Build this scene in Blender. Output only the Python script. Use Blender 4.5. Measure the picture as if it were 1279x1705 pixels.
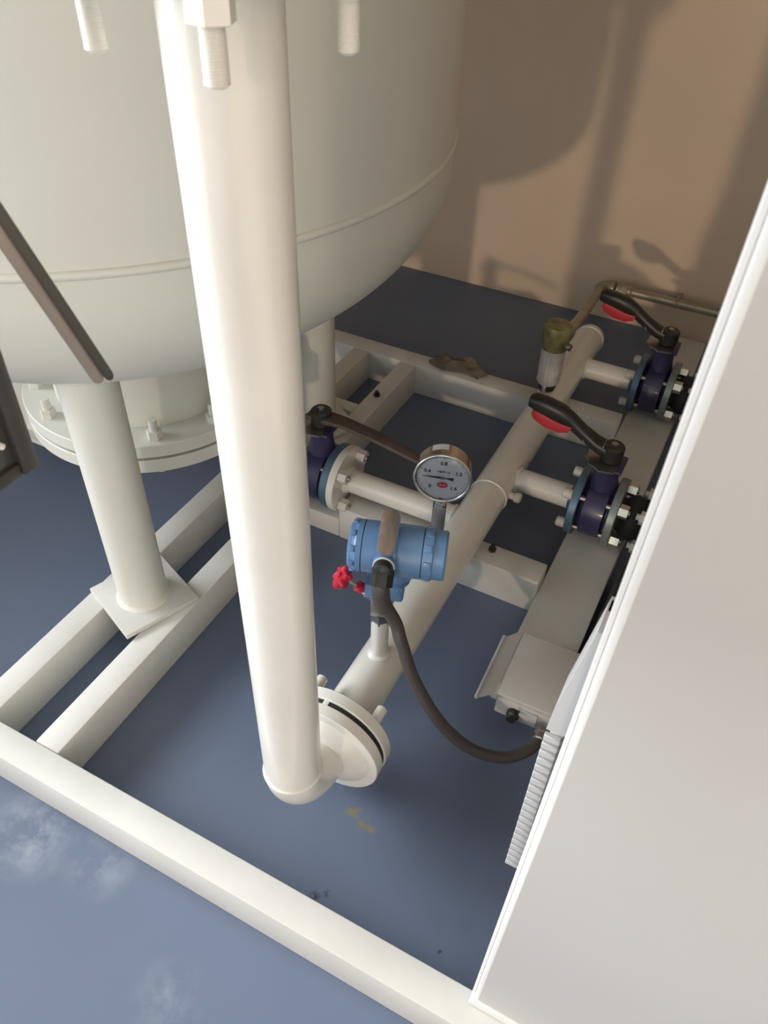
import bpy, bmesh, math, random
from mathutils import Vector as V, Matrix
random.seed(7)
for o in list(bpy.data.objects): bpy.data.objects.remove(o, do_unlink=True)
S = bpy.context.scene
COL = S.collection

# ------------------------------------------------------------------ camera
cam_d = bpy.data.cameras.new('camera'); cam = bpy.data.objects.new('camera', cam_d); COL.objects.link(cam)
RR = ((0.887759, 0.459363, 0.029482), (0.330272, -0.591048, -0.735923), (-0.320631, 0.663059, -0.676423))
right, down, fwd = (V(r) for r in RR)
m = Matrix((right, -down, -fwd)).transposed().to_4x4()
m.translation = V((0, 0, 1.36))
cam.matrix_world = m
cam_d.sensor_fit = 'HORIZONTAL'; cam_d.sensor_width = 36.0
cam_d.lens = 36.0 * 1305 / 1279
cam_d.clip_start = 0.02
cam_d.dof.use_dof = True; cam_d.dof.focus_distance = 1.33; cam_d.dof.aperture_fstop = 16.0
S.camera = cam

# ------------------------------------------------------------------ light
w = bpy.data.worlds.new('world'); S.world = w; w.use_nodes = True
bg = w.node_tree.nodes['Background']
bg.inputs['Color'].default_value = (0.93, 0.965, 1.0, 1); bg.inputs['Strength'].default_value = 1.3

def area(name, loc, rot, sx, sy, power, col):
    d = bpy.data.lights.new(name, 'AREA'); d.shape = 'RECTANGLE'; d.size = sx; d.size_y = sy
    d.energy = power; d.color = col
    o = bpy.data.objects.new(name, d); COL.objects.link(o); o.location = loc; o.rotation_euler = rot
    return o
# daylight through the wide opening in the left wall
dl = area('window_daylight', (-2.50, -0.15, 1.75), (0, math.radians(-88), 0), 1.7, 1.6, 80, (0.94, 0.975, 1.0))
dl.data.spread = math.radians(100)           # spread narrowed on purpose to keep the back of the room dark
# low warm sun coming in through the open end behind the camera
sd = bpy.data.lights.new('low_sun', 'SUN'); sd.energy = 0.46; sd.angle = math.radians(1.6); sd.color = (1.0, 0.76, 0.54)
sun = bpy.data.objects.new('low_sun', sd); COL.objects.link(sun)
sun.rotation_euler = V((-0.072, 1.0, -0.15)).to_track_quat('-Z', 'Y').to_euler()
S.view_settings.view_transform = 'Standard'; S.view_settings.look = 'None'
S.view_settings.gamma = 1.0; S.view_settings.use_curve_mapping = False
S.view_settings.exposure = 0.17

# ------------------------------------------------------------------ materials
def mat(name, col, rough=0.5, metal=0.0, var=0.0, vscale=6.0, bump=0.0, bscale=120.0, coat=0.0, col2=None):
    mt = bpy.data.materials.new(name); mt.use_nodes = True
    nt = mt.node_tree; b = nt.nodes['Principled BSDF']
    b.inputs['Base Color'].default_value = (*col, 1); b.inputs['Roughness'].default_value = rough
    b.inputs['Metallic'].default_value = metal
    if coat: b.inputs['Coat Weight'].default_value = coat; b.inputs['Coat Roughness'].default_value = 0.12
    tc = nt.nodes.new('ShaderNodeTexCoord')
    if var or col2:
        n = nt.nodes.new('ShaderNodeTexNoise'); n.inputs['Scale'].default_value = vscale; n.inputs['Detail'].default_value = 5
        nt.links.new(tc.outputs['Object'], n.inputs['Vector'])
        r = nt.nodes.new('ShaderNodeValToRGB')
        c2 = col2 or tuple(min(1, c * (1 + var)) for c in col)
        c1 = col if col2 else tuple(c * (1 - var) for c in col)
        r.color_ramp.elements[0].position = 0.35; r.color_ramp.elements[1].position = 0.68
        r.color_ramp.elements[0].color = (*c1, 1); r.color_ramp.elements[1].color = (*c2, 1)
        nt.links.new(n.outputs['Fac'], r.inputs['Fac']); nt.links.new(r.outputs['Color'], b.inputs['Base Color'])
    if bump:
        n2 = nt.nodes.new('ShaderNodeTexNoise'); n2.inputs['Scale'].default_value = bscale; n2.inputs['Detail'].default_value = 3
        nt.links.new(tc.outputs['Object'], n2.inputs['Vector'])
        bp = nt.nodes.new('ShaderNodeBump'); bp.inputs['Strength'].default_value = bump; bp.inputs['Distance'].default_value = 0.002
        nt.links.new(n2.outputs['Fac'], bp.inputs['Height']); nt.links.new(bp.outputs['Normal'], b.inputs['Normal'])
    return mt

M = {}
M['tank'] = mat('tank_cream_paint', (0.66, 0.665, 0.605), 0.42, var=0.03, vscale=2, bump=0.15, bscale=60)
M['paint'] = mat('pipe_cream_paint', (0.74, 0.725, 0.67), 0.28, var=0.04, vscale=9, bump=0.18, bscale=45, coat=0.5)
M['beam'] = mat('beam_white_paint', (0.64, 0.64, 0.61), 0.58, var=0.05, vscale=7, bump=0.15, bscale=70)
M['cab'] = mat('cabinet_grey_paint', (0.50, 0.49, 0.475), 0.38, var=0.012, vscale=3, bump=0.06, bscale=260)
M['cabedge_lit'] = mat('cabinet_edge_lit', (0.62, 0.61, 0.59), 0.45)  # cabinet grey made lighter, since this edge catches the daylight
M['grey'] = mat('grey_enamel', (0.50, 0.48, 0.45), 0.45, var=0.03, vscale=8)
M['pvc'] = mat('white_pvc', (0.46, 0.455, 0.45), 0.55)
M['blue'] = mat('blue_enamel', (0.130, 0.250, 0.450), 0.36, var=0.06, vscale=30, coat=0.2)
M['plate'] = mat('brown_nameplate', (0.33, 0.25, 0.21), 0.33, 0.7, var=0.08, vscale=60)
M['chrome'] = mat('bright_steel', (0.72, 0.72, 0.70), 0.16, 1.0)
M['steel'] = mat('dull_steel', (0.40, 0.385, 0.37), 0.38, 1.0, var=0.05, vscale=40)
M['case'] = mat('gauge_case_steel', (0.62, 0.55, 0.46), 0.20, 1.0)
M['zinc'] = mat('zinc_plated', (0.62, 0.60, 0.50), 0.32, 0.9)
M['black'] = mat('black_plastic', (0.022, 0.021, 0.02), 0.38, var=0.1, vscale=20)
M['rubber'] = mat('black_rubber', (0.018, 0.017, 0.017), 0.65)
M['hose'] = mat('grey_black_hose', (0.062, 0.055, 0.052), 0.42, bump=0.3, bscale=200)
M['brownlever'] = mat('worn_dark_steel', (0.10, 0.075, 0.065), 0.55, 0.2, var=0.2, vscale=25)
M['red'] = mat('red_enamel', (0.52, 0.012, 0.04), 0.25, coat=0.4)
M['redgrip'] = mat('red_plastic', (0.50, 0.035, 0.045), 0.45)
M['navy'] = mat('navy_epoxy', (0.030, 0.027, 0.085), 0.35, var=0.1, vscale=20, coat=0.2)
M['bluezinc'] = mat('blue_grey_flange', (0.10, 0.17, 0.25), 0.38, 0.35, var=0.12, vscale=18)
M['greenzinc'] = mat('green_grey_flange', (0.24, 0.29, 0.28), 0.38, 0.4, var=0.12, vscale=18)
M['nutwhite'] = mat('white_bolt_cap', (0.62, 0.60, 0.54), 0.4)
M['white'] = mat('white_label', (0.80, 0.80, 0.80), 0.5)
M['dial'] = mat('white_dial', (0.80, 0.83, 0.88), 0.45)
M['ink'] = mat('black_ink', (0.02, 0.02, 0.025), 0.5)
M['redink'] = mat('red_ink', (0.75, 0.03, 0.08), 0.5)
M['olive'] = mat('yellowed_plastic', (0.30, 0.27, 0.11), 0.30, col2=(0.10, 0.085, 0.04), vscale=30)
M['milk'] = mat('milky_plastic', (0.52, 0.50, 0.47), 0.35, var=0.12, vscale=50)
M['galv'] = mat('galvanised_pipe', (0.40, 0.36, 0.27), 0.36, 0.5, var=0.1, vscale=25)
M['frame_dark'] = mat('dark_anodised', (0.055, 0.052, 0.045), 0.42, 0.3)
M['bar'] = mat('grey_bar_steel', (0.25, 0.22, 0.20), 0.42, 0.3, var=0.1, vscale=15)
M['scrap'] = mat('brown_rag', (0.15, 0.125, 0.10), 0.85, var=0.2, vscale=25)
M['glass_dark'] = mat('dark_glass', (0.035, 0.037, 0.028), 0.06, var=0.4, vscale=14, coat=0.3)

def glass(name):
    mt = bpy.data.materials.new(name); mt.use_nodes = True
    nt = mt.node_tree; nt.nodes.clear()
    out = nt.nodes.new('ShaderNodeOutputMaterial'); tr = nt.nodes.new('ShaderNodeBsdfTransparent')
    gl = nt.nodes.new('ShaderNodeBsdfGlossy'); gl.inputs['Roughness'].default_value = 0.05
    fr = nt.nodes.new('ShaderNodeFresnel'); fr.inputs['IOR'].default_value = 1.45
    mx = nt.nodes.new('ShaderNodeMixShader')
    nt.links.new(fr.outputs[0], mx.inputs[0]); nt.links.new(tr.outputs[0], mx.inputs[1]); nt.links.new(gl.outputs[0], mx.inputs[2])
    nt.links.new(mx.outputs[0], out.inputs[0])
    return mt
M['glass'] = glass('clear_glass')

def floor_mat():
    mt = bpy.data.materials.new('blue_grey_floor_paint'); mt.use_nodes = True
    nt = mt.node_tree; b = nt.nodes['Principled BSDF']; L = nt.links.new
    tc = nt.nodes.new('ShaderNodeTexCoord')
    def noise(scale, detail=4, vec=None, rough=0.5):
        n = nt.nodes.new('ShaderNodeTexNoise'); n.inputs['Scale'].default_value = scale; n.inputs['Detail'].default_value = detail
        n.inputs['Roughness'].default_value = rough
        L(vec or tc.outputs['Object'], n.inputs['Vector']); return n.outputs['Fac']
    def ramp(f, p0, p1, c0=(0, 0, 0, 1), c1=(1, 1, 1, 1)):
        r = nt.nodes.new('ShaderNodeValToRGB'); r.color_ramp.elements[0].position = p0; r.color_ramp.elements[1].position = p1
        r.color_ramp.elements[0].color = c0; r.color_ramp.elements[1].color = c1; L(f, r.inputs['Fac']); return r.outputs['Color']
    def mix(f, a, bb):
        x = nt.nodes.new('ShaderNodeMix'); x.data_type = 'RGBA'
        L(f, x.inputs['Factor']); L(a, x.inputs['A'])
        if isinstance(bb, tuple): x.inputs['B'].default_value = bb
        else: L(bb, x.inputs['B'])
        return x.outputs['Result']
    def mul(a, bb):
        x = nt.nodes.new('ShaderNodeMath'); x.operation = 'MULTIPLY'; L(a, x.inputs[0])
        if isinstance(bb, float): x.inputs[1].default_value = bb
        else: L(bb, x.inputs[1])
        return x.outputs[0]
    def spot(x, y, r0, r1):
        d = nt.nodes.new('ShaderNodeVectorMath'); d.operation = 'DISTANCE'; L(tc.outputs['Object'], d.inputs[0]); d.inputs[1].default_value = (x, y, 0)
        mr = nt.nodes.new('ShaderNodeMapRange'); L(d.outputs['Value'], mr.inputs['Value'])
        mr.inputs['From Min'].default_value = r1; mr.inputs['From Max'].default_value = r0
        mr.inputs['To Min'].default_value = 0; mr.inputs['To Max'].default_value = 1
        return mr.outputs['Result']
    c = ramp(noise(1.6, 3), 0.3, 0.7, (0.128, 0.162, 0.240, 1), (0.150, 0.186, 0.268, 1))
    # fine pale specks in the paint
    c = mix(mul(ramp(noise(150, 2), 0.80, 0.83), 0.6), c, (0.55, 0.58, 0.62, 1))
    # whitish scuffs and window glare painted into the colour in front of the beam
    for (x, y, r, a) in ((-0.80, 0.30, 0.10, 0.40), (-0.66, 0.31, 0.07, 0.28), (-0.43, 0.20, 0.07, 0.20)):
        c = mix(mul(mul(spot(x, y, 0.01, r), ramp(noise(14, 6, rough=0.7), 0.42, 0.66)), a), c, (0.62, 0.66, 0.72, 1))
    # yellowish stain drops
    for (x, y, r) in ((-0.325, 0.595, 0.020), (-0.302, 0.583, 0.018), (-0.281, 0.580, 0.011)):
        c = mix(mul(mul(spot(x, y, 0.004, r), ramp(noise(70, 3), 0.42, 0.55)), 0.75), c, (0.26, 0.22, 0.10, 1))
    # small dark spots
    for (x, y, r) in ((-0.09, 0.455, 0.005), (-0.31, 0.435, 0.012), (-0.295, 0.447, 0.008)):
        c = mix(mul(mul(spot(x, y, 0.001, r), ramp(noise(160, 2), 0.42, 0.5)), 0.85), c, (0.03, 0.035, 0.04, 1))
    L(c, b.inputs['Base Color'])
    b.inputs['Roughness'].default_value = 0.40; b.inputs['Specular IOR Level'].default_value = 0.25
    return mt
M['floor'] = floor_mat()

def wall_mat():
    mt = bpy.data.materials.new('tan_painted_wall'); mt.use_nodes = True
    nt = mt.node_tree; b = nt.nodes['Principled BSDF']; L = nt.links.new
    tc = nt.nodes.new('ShaderNodeTexCoord')
    n = nt.nodes.new('ShaderNodeTexNoise'); n.inputs['Scale'].default_value = 2.4; n.inputs['Detail'].default_value = 4
    L(tc.outputs['Object'], n.inputs['Vector'])
    r = nt.nodes.new('ShaderNodeValToRGB'); r.color_ramp.elements[0].position = 0.3; r.color_ramp.elements[1].position = 0.7
    r.color_ramp.elements[0].color = (0.64, 0.53, 0.405, 1); r.color_ramp.elements[1].color = (0.72, 0.575, 0.44, 1)
    L(n.outputs['Fac'], r.inputs['Fac'])
    # a few dark hairline scratches
    wv = nt.nodes.new('ShaderNodeTexNoise'); wv.inputs['Scale'].default_value = 9; wv.inputs['Detail'].default_value = 2
    L(tc.outputs['Object'], wv.inputs['Vector'])
    L(r.outputs['Color'], b.inputs['Base Color'])
    b.inputs['Roughness'].default_value = 0.42
    n2 = nt.nodes.new('ShaderNodeTexNoise'); n2.inputs['Scale'].default_value = 7; n2.inputs['Detail'].default_value = 4
    L(tc.outputs['Object'], n2.inputs['Vector'])
    bp = nt.nodes.new('ShaderNodeBump'); bp.inputs['Strength'].default_value = 0.10; bp.inputs['Distance'].default_value = 0.01
    L(n2.outputs['Fac'], bp.inputs['Height']); L(bp.outputs['Normal'], b.inputs['Normal'])
    return mt
M['wall'] = wall_mat()
M['ceil'] = mat('dull_ceiling', (0.30, 0.27, 0.23), 0.7)

# ------------------------------------------------------------------ mesh helpers
X, Y, Z = V((1, 0, 0)), V((0, 1, 0)), V((0, 0, 1))
def basis(axis):
    a = V(axis).normalized()
    u = (Z if abs(a.z) < 0.9 else X).cross(a).normalized()
    return u, a.cross(u), a

class MB:
    def __init__(s): s.bm = bmesh.new()
    def box(s, lo, hi, bev=0.0, mtx=None, seg=2):
        lo, hi = V(lo), V(hi)
        r = bmesh.ops.create_cube(s.bm, size=1.0)
        vs = r['verts']
        for v in vs: v.co = V(((lo[i] + hi[i]) / 2 + v.co[i] * (hi[i] - lo[i]) for i in range(3)))
        if bev:
            es = list({e for v in vs for e in v.link_edges})
            r2 = bmesh.ops.bevel(s.bm, geom=es, offset=bev, segments=seg, affect='EDGES', profile=0.5)
            vs = list({v for f in r2['faces'] for v in f.verts} | {v for v in vs if v.is_valid})
        if mtx:
            for v in vs: v.co = mtx @ v.co
        return s
    def lathe(s, prof, origin, axis=(0, 0, 1), seg=32, a0=0.0, a1=None):
        u, vv, a = basis(axis); o = V(origin); rings = []
        full = a1 is None
        n = seg if full else seg + 1
        for (r, h) in prof:
            if r < 1e-7: rings.append([s.bm.verts.new(o + a * h)])
            else:
                rings.append([s.bm.verts.new(o + a * h + u * (r * math.cos(t)) + vv * (r * math.sin(t)))
                              for t in ((a0 + (2 * math.pi if full else a1 - a0) * i / seg) for i in range(n))])
        for A, B in zip(rings, rings[1:]):
            if len(A) == 1 and len(B) == 1: continue
            for i in range(seg):
                j = (i + 1) % n
                if len(A) == 1: f = (A[0], B[i], B[j])
                elif len(B) == 1: f = (A[i], A[j], B[0])
                else: f = (A[i], A[j], B[j], B[i])
                s.bm.faces.new(f)
        return s
    def cyl(s, p, q, r, r2=None, seg=24, bev=0.0):
        p, q = V(p), V(q); L = (q - p).length; r2 = r if r2 is None else r2
        prof = [(0, 0), (r - bev, 0)] + ([(r, bev)] if bev else []) + ([(r2, L - bev)] if bev else []) + [(r2 - bev, L), (0, L)]
        return s.lathe(prof, p, q - p, seg)
    def pipe(s, p, q, r, t=0.004, seg=32):     # hollow pipe
        p, q = V(p), V(q); L = (q - p).length
        return s.lathe([(r - t, 0), (r, 0), (r, L), (r - t, L), (r - t, 0)], p, q - p, seg)
    def tube(s, pts, r, seg=14, cap=True):
        pts = [V(p) for p in pts]; rr = r if isinstance(r, (list, tuple)) else [r] * len(pts)
        t0 = (pts[1] - pts[0]).normalized(); u, vv, _ = basis(t0); rings = []
        for i, p in enumerate(pts):
            t = (pts[min(i + 1, len(pts) - 1)] - pts[max(i - 1, 0)]).normalized()
            u = (u - t * u.dot(t)).normalized(); vv = t.cross(u)
            rings.append([s.bm.verts.new(p + (u * math.cos(2 * math.pi * k / seg) + vv * math.sin(2 * math.pi * k / seg)) * rr[i]) for k in range(seg)])
        for A, B in zip(rings, rings[1:]):
            for k in range(seg): s.bm.faces.new((A[k], A[(k + 1) % seg], B[(k + 1) % seg], B[k]))
        if cap: s.bm.faces.new(rings[0][::-1]); s.bm.faces.new(rings[-1])
        return s
    def prism(s, poly, depth, mtx=None, bev=0.0):  # polygon in local XY extruded along +Z
        vs = [s.bm.verts.new(V((x, y, 0))) for x, y in poly]
        f = s.bm.faces.new(vs)
        r = bmesh.ops.extrude_face_region(s.bm, geom=[f]); nv = [g for g in r['geom'] if isinstance(g, bmesh.types.BMVert)]
        for v in nv: v.co.z += depth
        allv = vs + nv
        if bev:
            es = list({e for v in allv for e in v.link_edges})
            r2 = bmesh.ops.bevel(s.bm, geom=es, offset=bev, segments=2, affect='EDGES', profile=0.5)
            allv = list({v for f in r2['faces'] for v in f.verts} | {v for v in allv if v.is_valid})
        if mtx:
            for v in allv: v.co = mtx @ v.co
        return s
    def torus(s, c, axis, R, r, seg=40, ms=8):
        prof = [(R + r * math.cos(2 * math.pi * k / ms), r * math.sin(2 * math.pi * k / ms)) for k in range(ms + 1)]
        return s.lathe(prof, c, axis, seg)
    def build(s, name, mt, parent=None, angle=38, smooth=True):
        bmesh.ops.remove_doubles(s.bm, verts=s.bm.verts, dist=1e-6)
        bmesh.ops.recalc_face_normals(s.bm, faces=s.bm.faces)
        if parent is not None:
            off = V(parent.location)
            if parent.parent is not None: off = off + V(parent.parent.location)
            for v in s.bm.verts: v.co -= off
        me = bpy.data.meshes.new(name); s.bm.to_mesh(me); s.bm.free()
        if smooth:
            for p in me.polygons: p.use_smooth = True
            me.set_sharp_from_angle(angle=math.radians(angle))
        me.materials.append(M[mt] if isinstance(mt, str) else mt)
        o = bpy.data.objects.new(name, me); COL.objects.link(o)
        if parent is not None: o.parent = parent
        return o

def thing(name, loc, label, cat, group=None):
    o = bpy.data.objects.new(name, None); COL.objects.link(o); o.location = loc; o.empty_display_size = 0.05
    o['label'] = label; o['category'] = cat
    if group: o['group'] = group
    return o
def struct(o): o['kind'] = 'structure'; return o
def copy_tree(o, parent=None):
    c = o.copy(); COL.objects.link(c); c.parent = parent
    for ch in list(o.children): copy_tree(ch, c)
    return c
def frame_mtx(origin, xa, ya, za):
    mm = Matrix((V(xa), V(ya), V(za))).transposed().to_4x4(); mm.translation = V(origin); return mm
def catmull(pts, n=10):
    P = [V(p) for p in pts]; P = [P[0] * 2 - P[1]] + P + [P[-1] * 2 - P[-2]]; out = []
    for i in range(1, len(P) - 2):
        a, b, c, d = P[i - 1:i + 3]
        for k in range(n):
            t = k / n
            out.append(0.5 * ((2 * b) + (c - a) * t + (2 * a - 5 * b + 4 * c - d) * t * t + (3 * b - a - 3 * c + d) * t ** 3))
    return out + [P[-2]]
def text_obj(txt, size, mtx, name, mt, parent, stretch=1.0):
    cu = bpy.data.curves.new(name, 'FONT'); cu.body = txt; cu.size = size; cu.align_x = 'CENTER'; cu.align_y = 'CENTER'; cu.extrude = 0.0002; cu.offset = size * 0.03
    cu.resolution_u = 3
    t = bpy.data.objects.new(name, cu); COL.objects.link(t)
    bpy.context.view_layer.update()
    me = bpy.data.meshes.new_from_object(t.evaluated_get(bpy.context.evaluated_depsgraph_get()))
    bpy.data.objects.remove(t, do_unlink=True)
    off = V(parent.location) + (V(parent.parent.location) if parent.parent else V((0, 0, 0)))
    for v in me.vertices: v.co = mtx @ V((v.co.x * stretch, v.co.y, v.co.z)) - off
    me.materials.clear(); me.materials.append(M[mt])
    o = bpy.data.objects.new(name, me); COL.objects.link(o); o.parent = parent
    return o
def hexprism(mb, p, axis, af, h, rot=0.0, chamfer=0.0):
    u, vv, a = basis(axis); R = af / math.sqrt(3); p = V(p)
    rings = []
    for (hh, k) in ((0, 1 - chamfer), (chamfer * R, 1), (h - chamfer * R, 1), (h, 1 - chamfer)) if chamfer else ((0, 1), (h, 1)):
        rings.append([mb.bm.verts.new(p + a * hh + (u * math.cos(rot + i * math.pi / 3) + vv * math.sin(rot + i * math.pi / 3)) * R * k) for i in range(6)])
    for A, B in zip(rings, rings[1:]):
        for i in range(6): mb.bm.faces.new((A[i], A[(i + 1) % 6], B[(i + 1) % 6], B[i]))
    mb.bm.faces.new(rings[0][::-1]); mb.bm.faces.new(rings[-1])
    return mb
def flange_ring(mb, c, axis, R, r_in, t, hub=0.0, hub_r=0.0, seg=48):
    b = 0.0015
    prof = [(r_in, 0), (R - b, 0), (R, b), (R, t - b), (R - b, t)]
    if hub: prof += [(hub_r + 0.006, t), (hub_r + 0.001, t + hub), (r_in, t + hub)]
    else: prof += [(r_in, t)]
    prof += [(r_in, 0)]
    return mb.lathe(prof, c, axis, seg)

# ------------------------------------------------------------------ the room
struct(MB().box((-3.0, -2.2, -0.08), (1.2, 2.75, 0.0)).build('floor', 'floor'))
struct(MB().box((-3.0, 2.63, 0.0), (1.2, 2.75, 2.7)).build('wall_back', 'wall'))
struct(MB().box((0.95, -2.2, 0.0), (1.05, 2.63, 2.7)).build('wall_right', 'wall'))
struct(MB().box((-3.0, -2.2, 2.7), (1.2, 2.75, 2.78)).build('ceiling', 'ceil'))
b = MB()
b.box((-2.75, 0.95, 0.0), (-2.62, 2.63, 2.7)).box((-2.75, -2.2, 0.0), (-2.62, -1.45, 2.7))
b.box((-2.75, -1.45, 2.62), (-2.62, 0.70, 2.7)).box((-2.75, 0.70, 0.0), (-2.62, 0.95, 2.7))
struct(b.build('wall_left', 'wall'))

# ------------------------------------------------------------------ skid frame
BT = 0.098
t = thing('skid_frame', (-0.9, 1.1, 0), 'white painted steel skid frame of square beams lying on the blue-grey floor', 'frame')
def beam(lo, hi, name='beam'): return MB().box(lo, hi, 0.003).build(name, 'beam', t)
beam((-1.9, 0.346, 0.0), (0.62, 0.399, BT))
beam((-1.025, 0.3995, 0.0), (-0.972, 1.86, BT - 0.001))
beam((-0.865, 0.3995, 0.0), (-0.812, 1.86, BT - 0.001))
beam((-1.9, 1.8605, 0.0), (-0.199, 1.925, BT))
beam((-0.700, 1.198, 0.0), (-0.198, 1.262, BT))
beam((-0.811, 1.199, 0.0), (-0.7005, 1.261, 0.058))
beam((-0.1975, 0.94, 0.0), (-0.068, 2.52, 0.058))
# short plate joining the twin beams below the rear leg
MB().box((-0.971, 1.56, 0.08), (-0.866, 1.60, BT - 0.002), 0.001).build('tie_plate', 'beam', t)
for (x, y) in ((-0.372 + 0.048, 1.243), (-0.84, 1.66)):
    mb = MB(); hexprism(mb, (x, y, BT), Z, 0.016, 0.008); mb.cyl((x, y, BT + 0.008), (x, y, BT + 0.016), 0.005, seg=12)
    mb.build('bolt', 'black', t)

# ------------------------------------------------------------------ storage tank
TX, TY, TR = -1.135, 1.112, 0.637
SEAM = 0.92
t = thing('storage_tank', (TX, TY, 0), 'large cream upright storage tank with a domed bottom on tubular legs', 'tank')
MB().lathe([(TR, SEAM), (TR, 2.35)], (TX, TY, 0), Z, 160).build('shell', 'tank', t)
prof = [(TR, SEAM), (TR, SEAM - 0.04)]
for k in range(1, 33):
    a = k / 32 * math.pi / 2
    prof.append((TR * math.cos(a) if k < 32 else 0.0, SEAM - 0.04 - 0.32 * math.sin(a)))
MB().lathe(prof, (TX, TY, 0), Z, 160).build('domed_bottom', 'tank', t)
# weld bead round the seam
mb = MB(); mb.torus((TX, TY, SEAM), Z, TR - 0.001, 0.0065, 160, 10); mb.build('weld_seam', 'tank', t)
def head_z(rho): return SEAM - 0.04 - 0.32 * math.sqrt(max(0, 1 - (rho / TR) ** 2))
LEG = 0.415
for k, ang in enumerate((-58.5, 58.5, 180.0)):
    a = math.radians(ang); lx, ly = TX + LEG * math.cos(a), TY + LEG * math.sin(a)
    mb = MB(); seg = 40; r = 0.0495
    lo, hi = [], []
    for i in range(seg):
        th = 2 * math.pi * i / seg; x, y = lx + r * math.cos(th), ly + r * math.sin(th)
        lo.append(mb.bm.verts.new((x, y, BT + 0.012))); hi.append(mb.bm.verts.new((x, y, head_z(math.hypot(x - TX, y - TY)) + 0.004)))
    for i in range(seg): mb.bm.faces.new((lo[i], lo[(i + 1) % seg], hi[(i + 1) % seg], hi[i]))
    leg = mb.build('leg', 'tank', t)
    # fillet weld at the top of the leg
    pts = []
    for i in range(seg + 1):
        th = 2 * math.pi * i / seg; x, y = lx + (r + .001) * math.cos(th), ly + (r + .001) * math.sin(th)
        pts.append((x, y, head_z(math.hypot(x - TX, y - TY)) - 0.001))
    MB().tube(pts, 0.005, 8, cap=False).build('weld', 'tank', leg)
    R = Matrix.Translation((lx, ly, 0)) @ Matrix.Rotation(math.radians(-22 if k == 0 else ang), 4, 'Z')
    MB().box((-0.082, -0.082, BT), (0.082, 0.082, BT + 0.012), 0.002, R).build('base_plate', 'beam', leg)
    MB().lathe([(0.0495, 0.0), (0.0560, 0.0), (0.0495, 0.008)], (lx, ly, BT + 0.012), Z, 40).build('weld', 'tank', leg)
# bottom manhole: neck, flange, blind cover, bolts
MB().lathe([(0.205, 0.37), (0.205, 0.61)], (TX, TY, 0), Z, 64).build('manhole_neck', 'tank', t)
flange_ring(MB(), (TX, TY, 0.352), Z, 0.272, 0.20, 0.030, seg=96).build('manhole_flange', 'tank', t)
MB().cyl((TX, TY, 0.314), (TX, TY, 0.345), 0.272, seg=96, bev=0.002).build('manhole_cover', 'tank', t)
MB().cyl((TX, TY, 0.345), (TX, TY, 0.352), 0.250, seg=64).build('gasket', 'rubber', t)
for k in range(12):
    a = 2 * math.pi * (k + 0.4) / 12; x, y = TX + 0.242 * math.cos(a), TY + 0.242 * math.sin(a)
    mb = MB(); mb.cyl((x, y, 0.304), (x, y, 0.425), 0.009, seg=12); hexprism(mb, (x, y, 0.382), Z, 0.028, 0.018); mb.cyl((x, y, 0.300), (x, y, 0.315), 0.013, seg=12)
    mb.build('stud_bolt', 'tank', t)
t_tank = t

# ------------------------------------------------------------------ riser pipe
PX, PY, PR = -0.388, 0.512, 0.0445
MZ = 0.142
t = thing('riser_pipe', (PX, PY, 0), 'thick glossy cream vertical pipe in the foreground ending in an elbow and flange', 'pipe')
EB = 0.092
MB().pipe((PX, PY, MZ + EB), (PX, PY, 1.272), PR, seg=64).build('pipe', 'paint', t)
# elbow towards +Y
mb = MB(); pts = []
for k in range(15):
    a = k / 14 * math.pi / 2
    pts.append((PX, PY + EB * (1 - math.cos(a)), MZ + EB * (1 - math.sin(a))))
mb.tube(pts, PR + 0.0006, 56); mb.build('elbow', 'paint', t)
MB().torus((PX, PY, MZ + EB), Z, PR, 0.0026, 56, 8).build('weld_bead', 'paint', t)
FY = PY + EB + 0.004
lf = flange_ring(MB(), (PX, FY, MZ), Y, 0.1, 0.040, 0.022, seg=72).build('flange', 'paint', t)
# raised hub of the welding-neck flange
MB().lathe([(0.0450, -0.016), (0.058, -0.013), (0.074, -0.006), (0.084, 0.001), (0.040, 0.001)], (PX, FY, MZ), Y, 56).build('flange_hub', 'paint', t)
MB().lathe([(0.040, 0.0), (0.0965, 0.0), (0.0965, 0.009), (0.040, 0.009), (0.040, 0.0)], (PX, FY + 0.022, MZ), Y, 64).build('gasket', 'rubber', t)
BY = FY + 0.031                                             # near face of the manifold's own flange
for k in range(4):
    a = math.radians(40 + 90 * k); x, z = PX + 0.084 * math.cos(a), MZ + 0.084 * math.sin(a)
    mb = MB(); mb.cyl((x, FY + 0.004, z), (x, BY + 0.056, z), 0.0098, seg=20, bev=0.002)
    mb.build('stud_bolt', 'paint', t)
mb = MB(); x, z = PX - 0.012, MZ + 0.092
mb.box((x - 0.005, FY + 0.0215, z - 0.004), (x + 0.005, BY + 0.0005, z + 0.0055), 0.001); mb.build('paint_drip', 'white', t)
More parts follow.
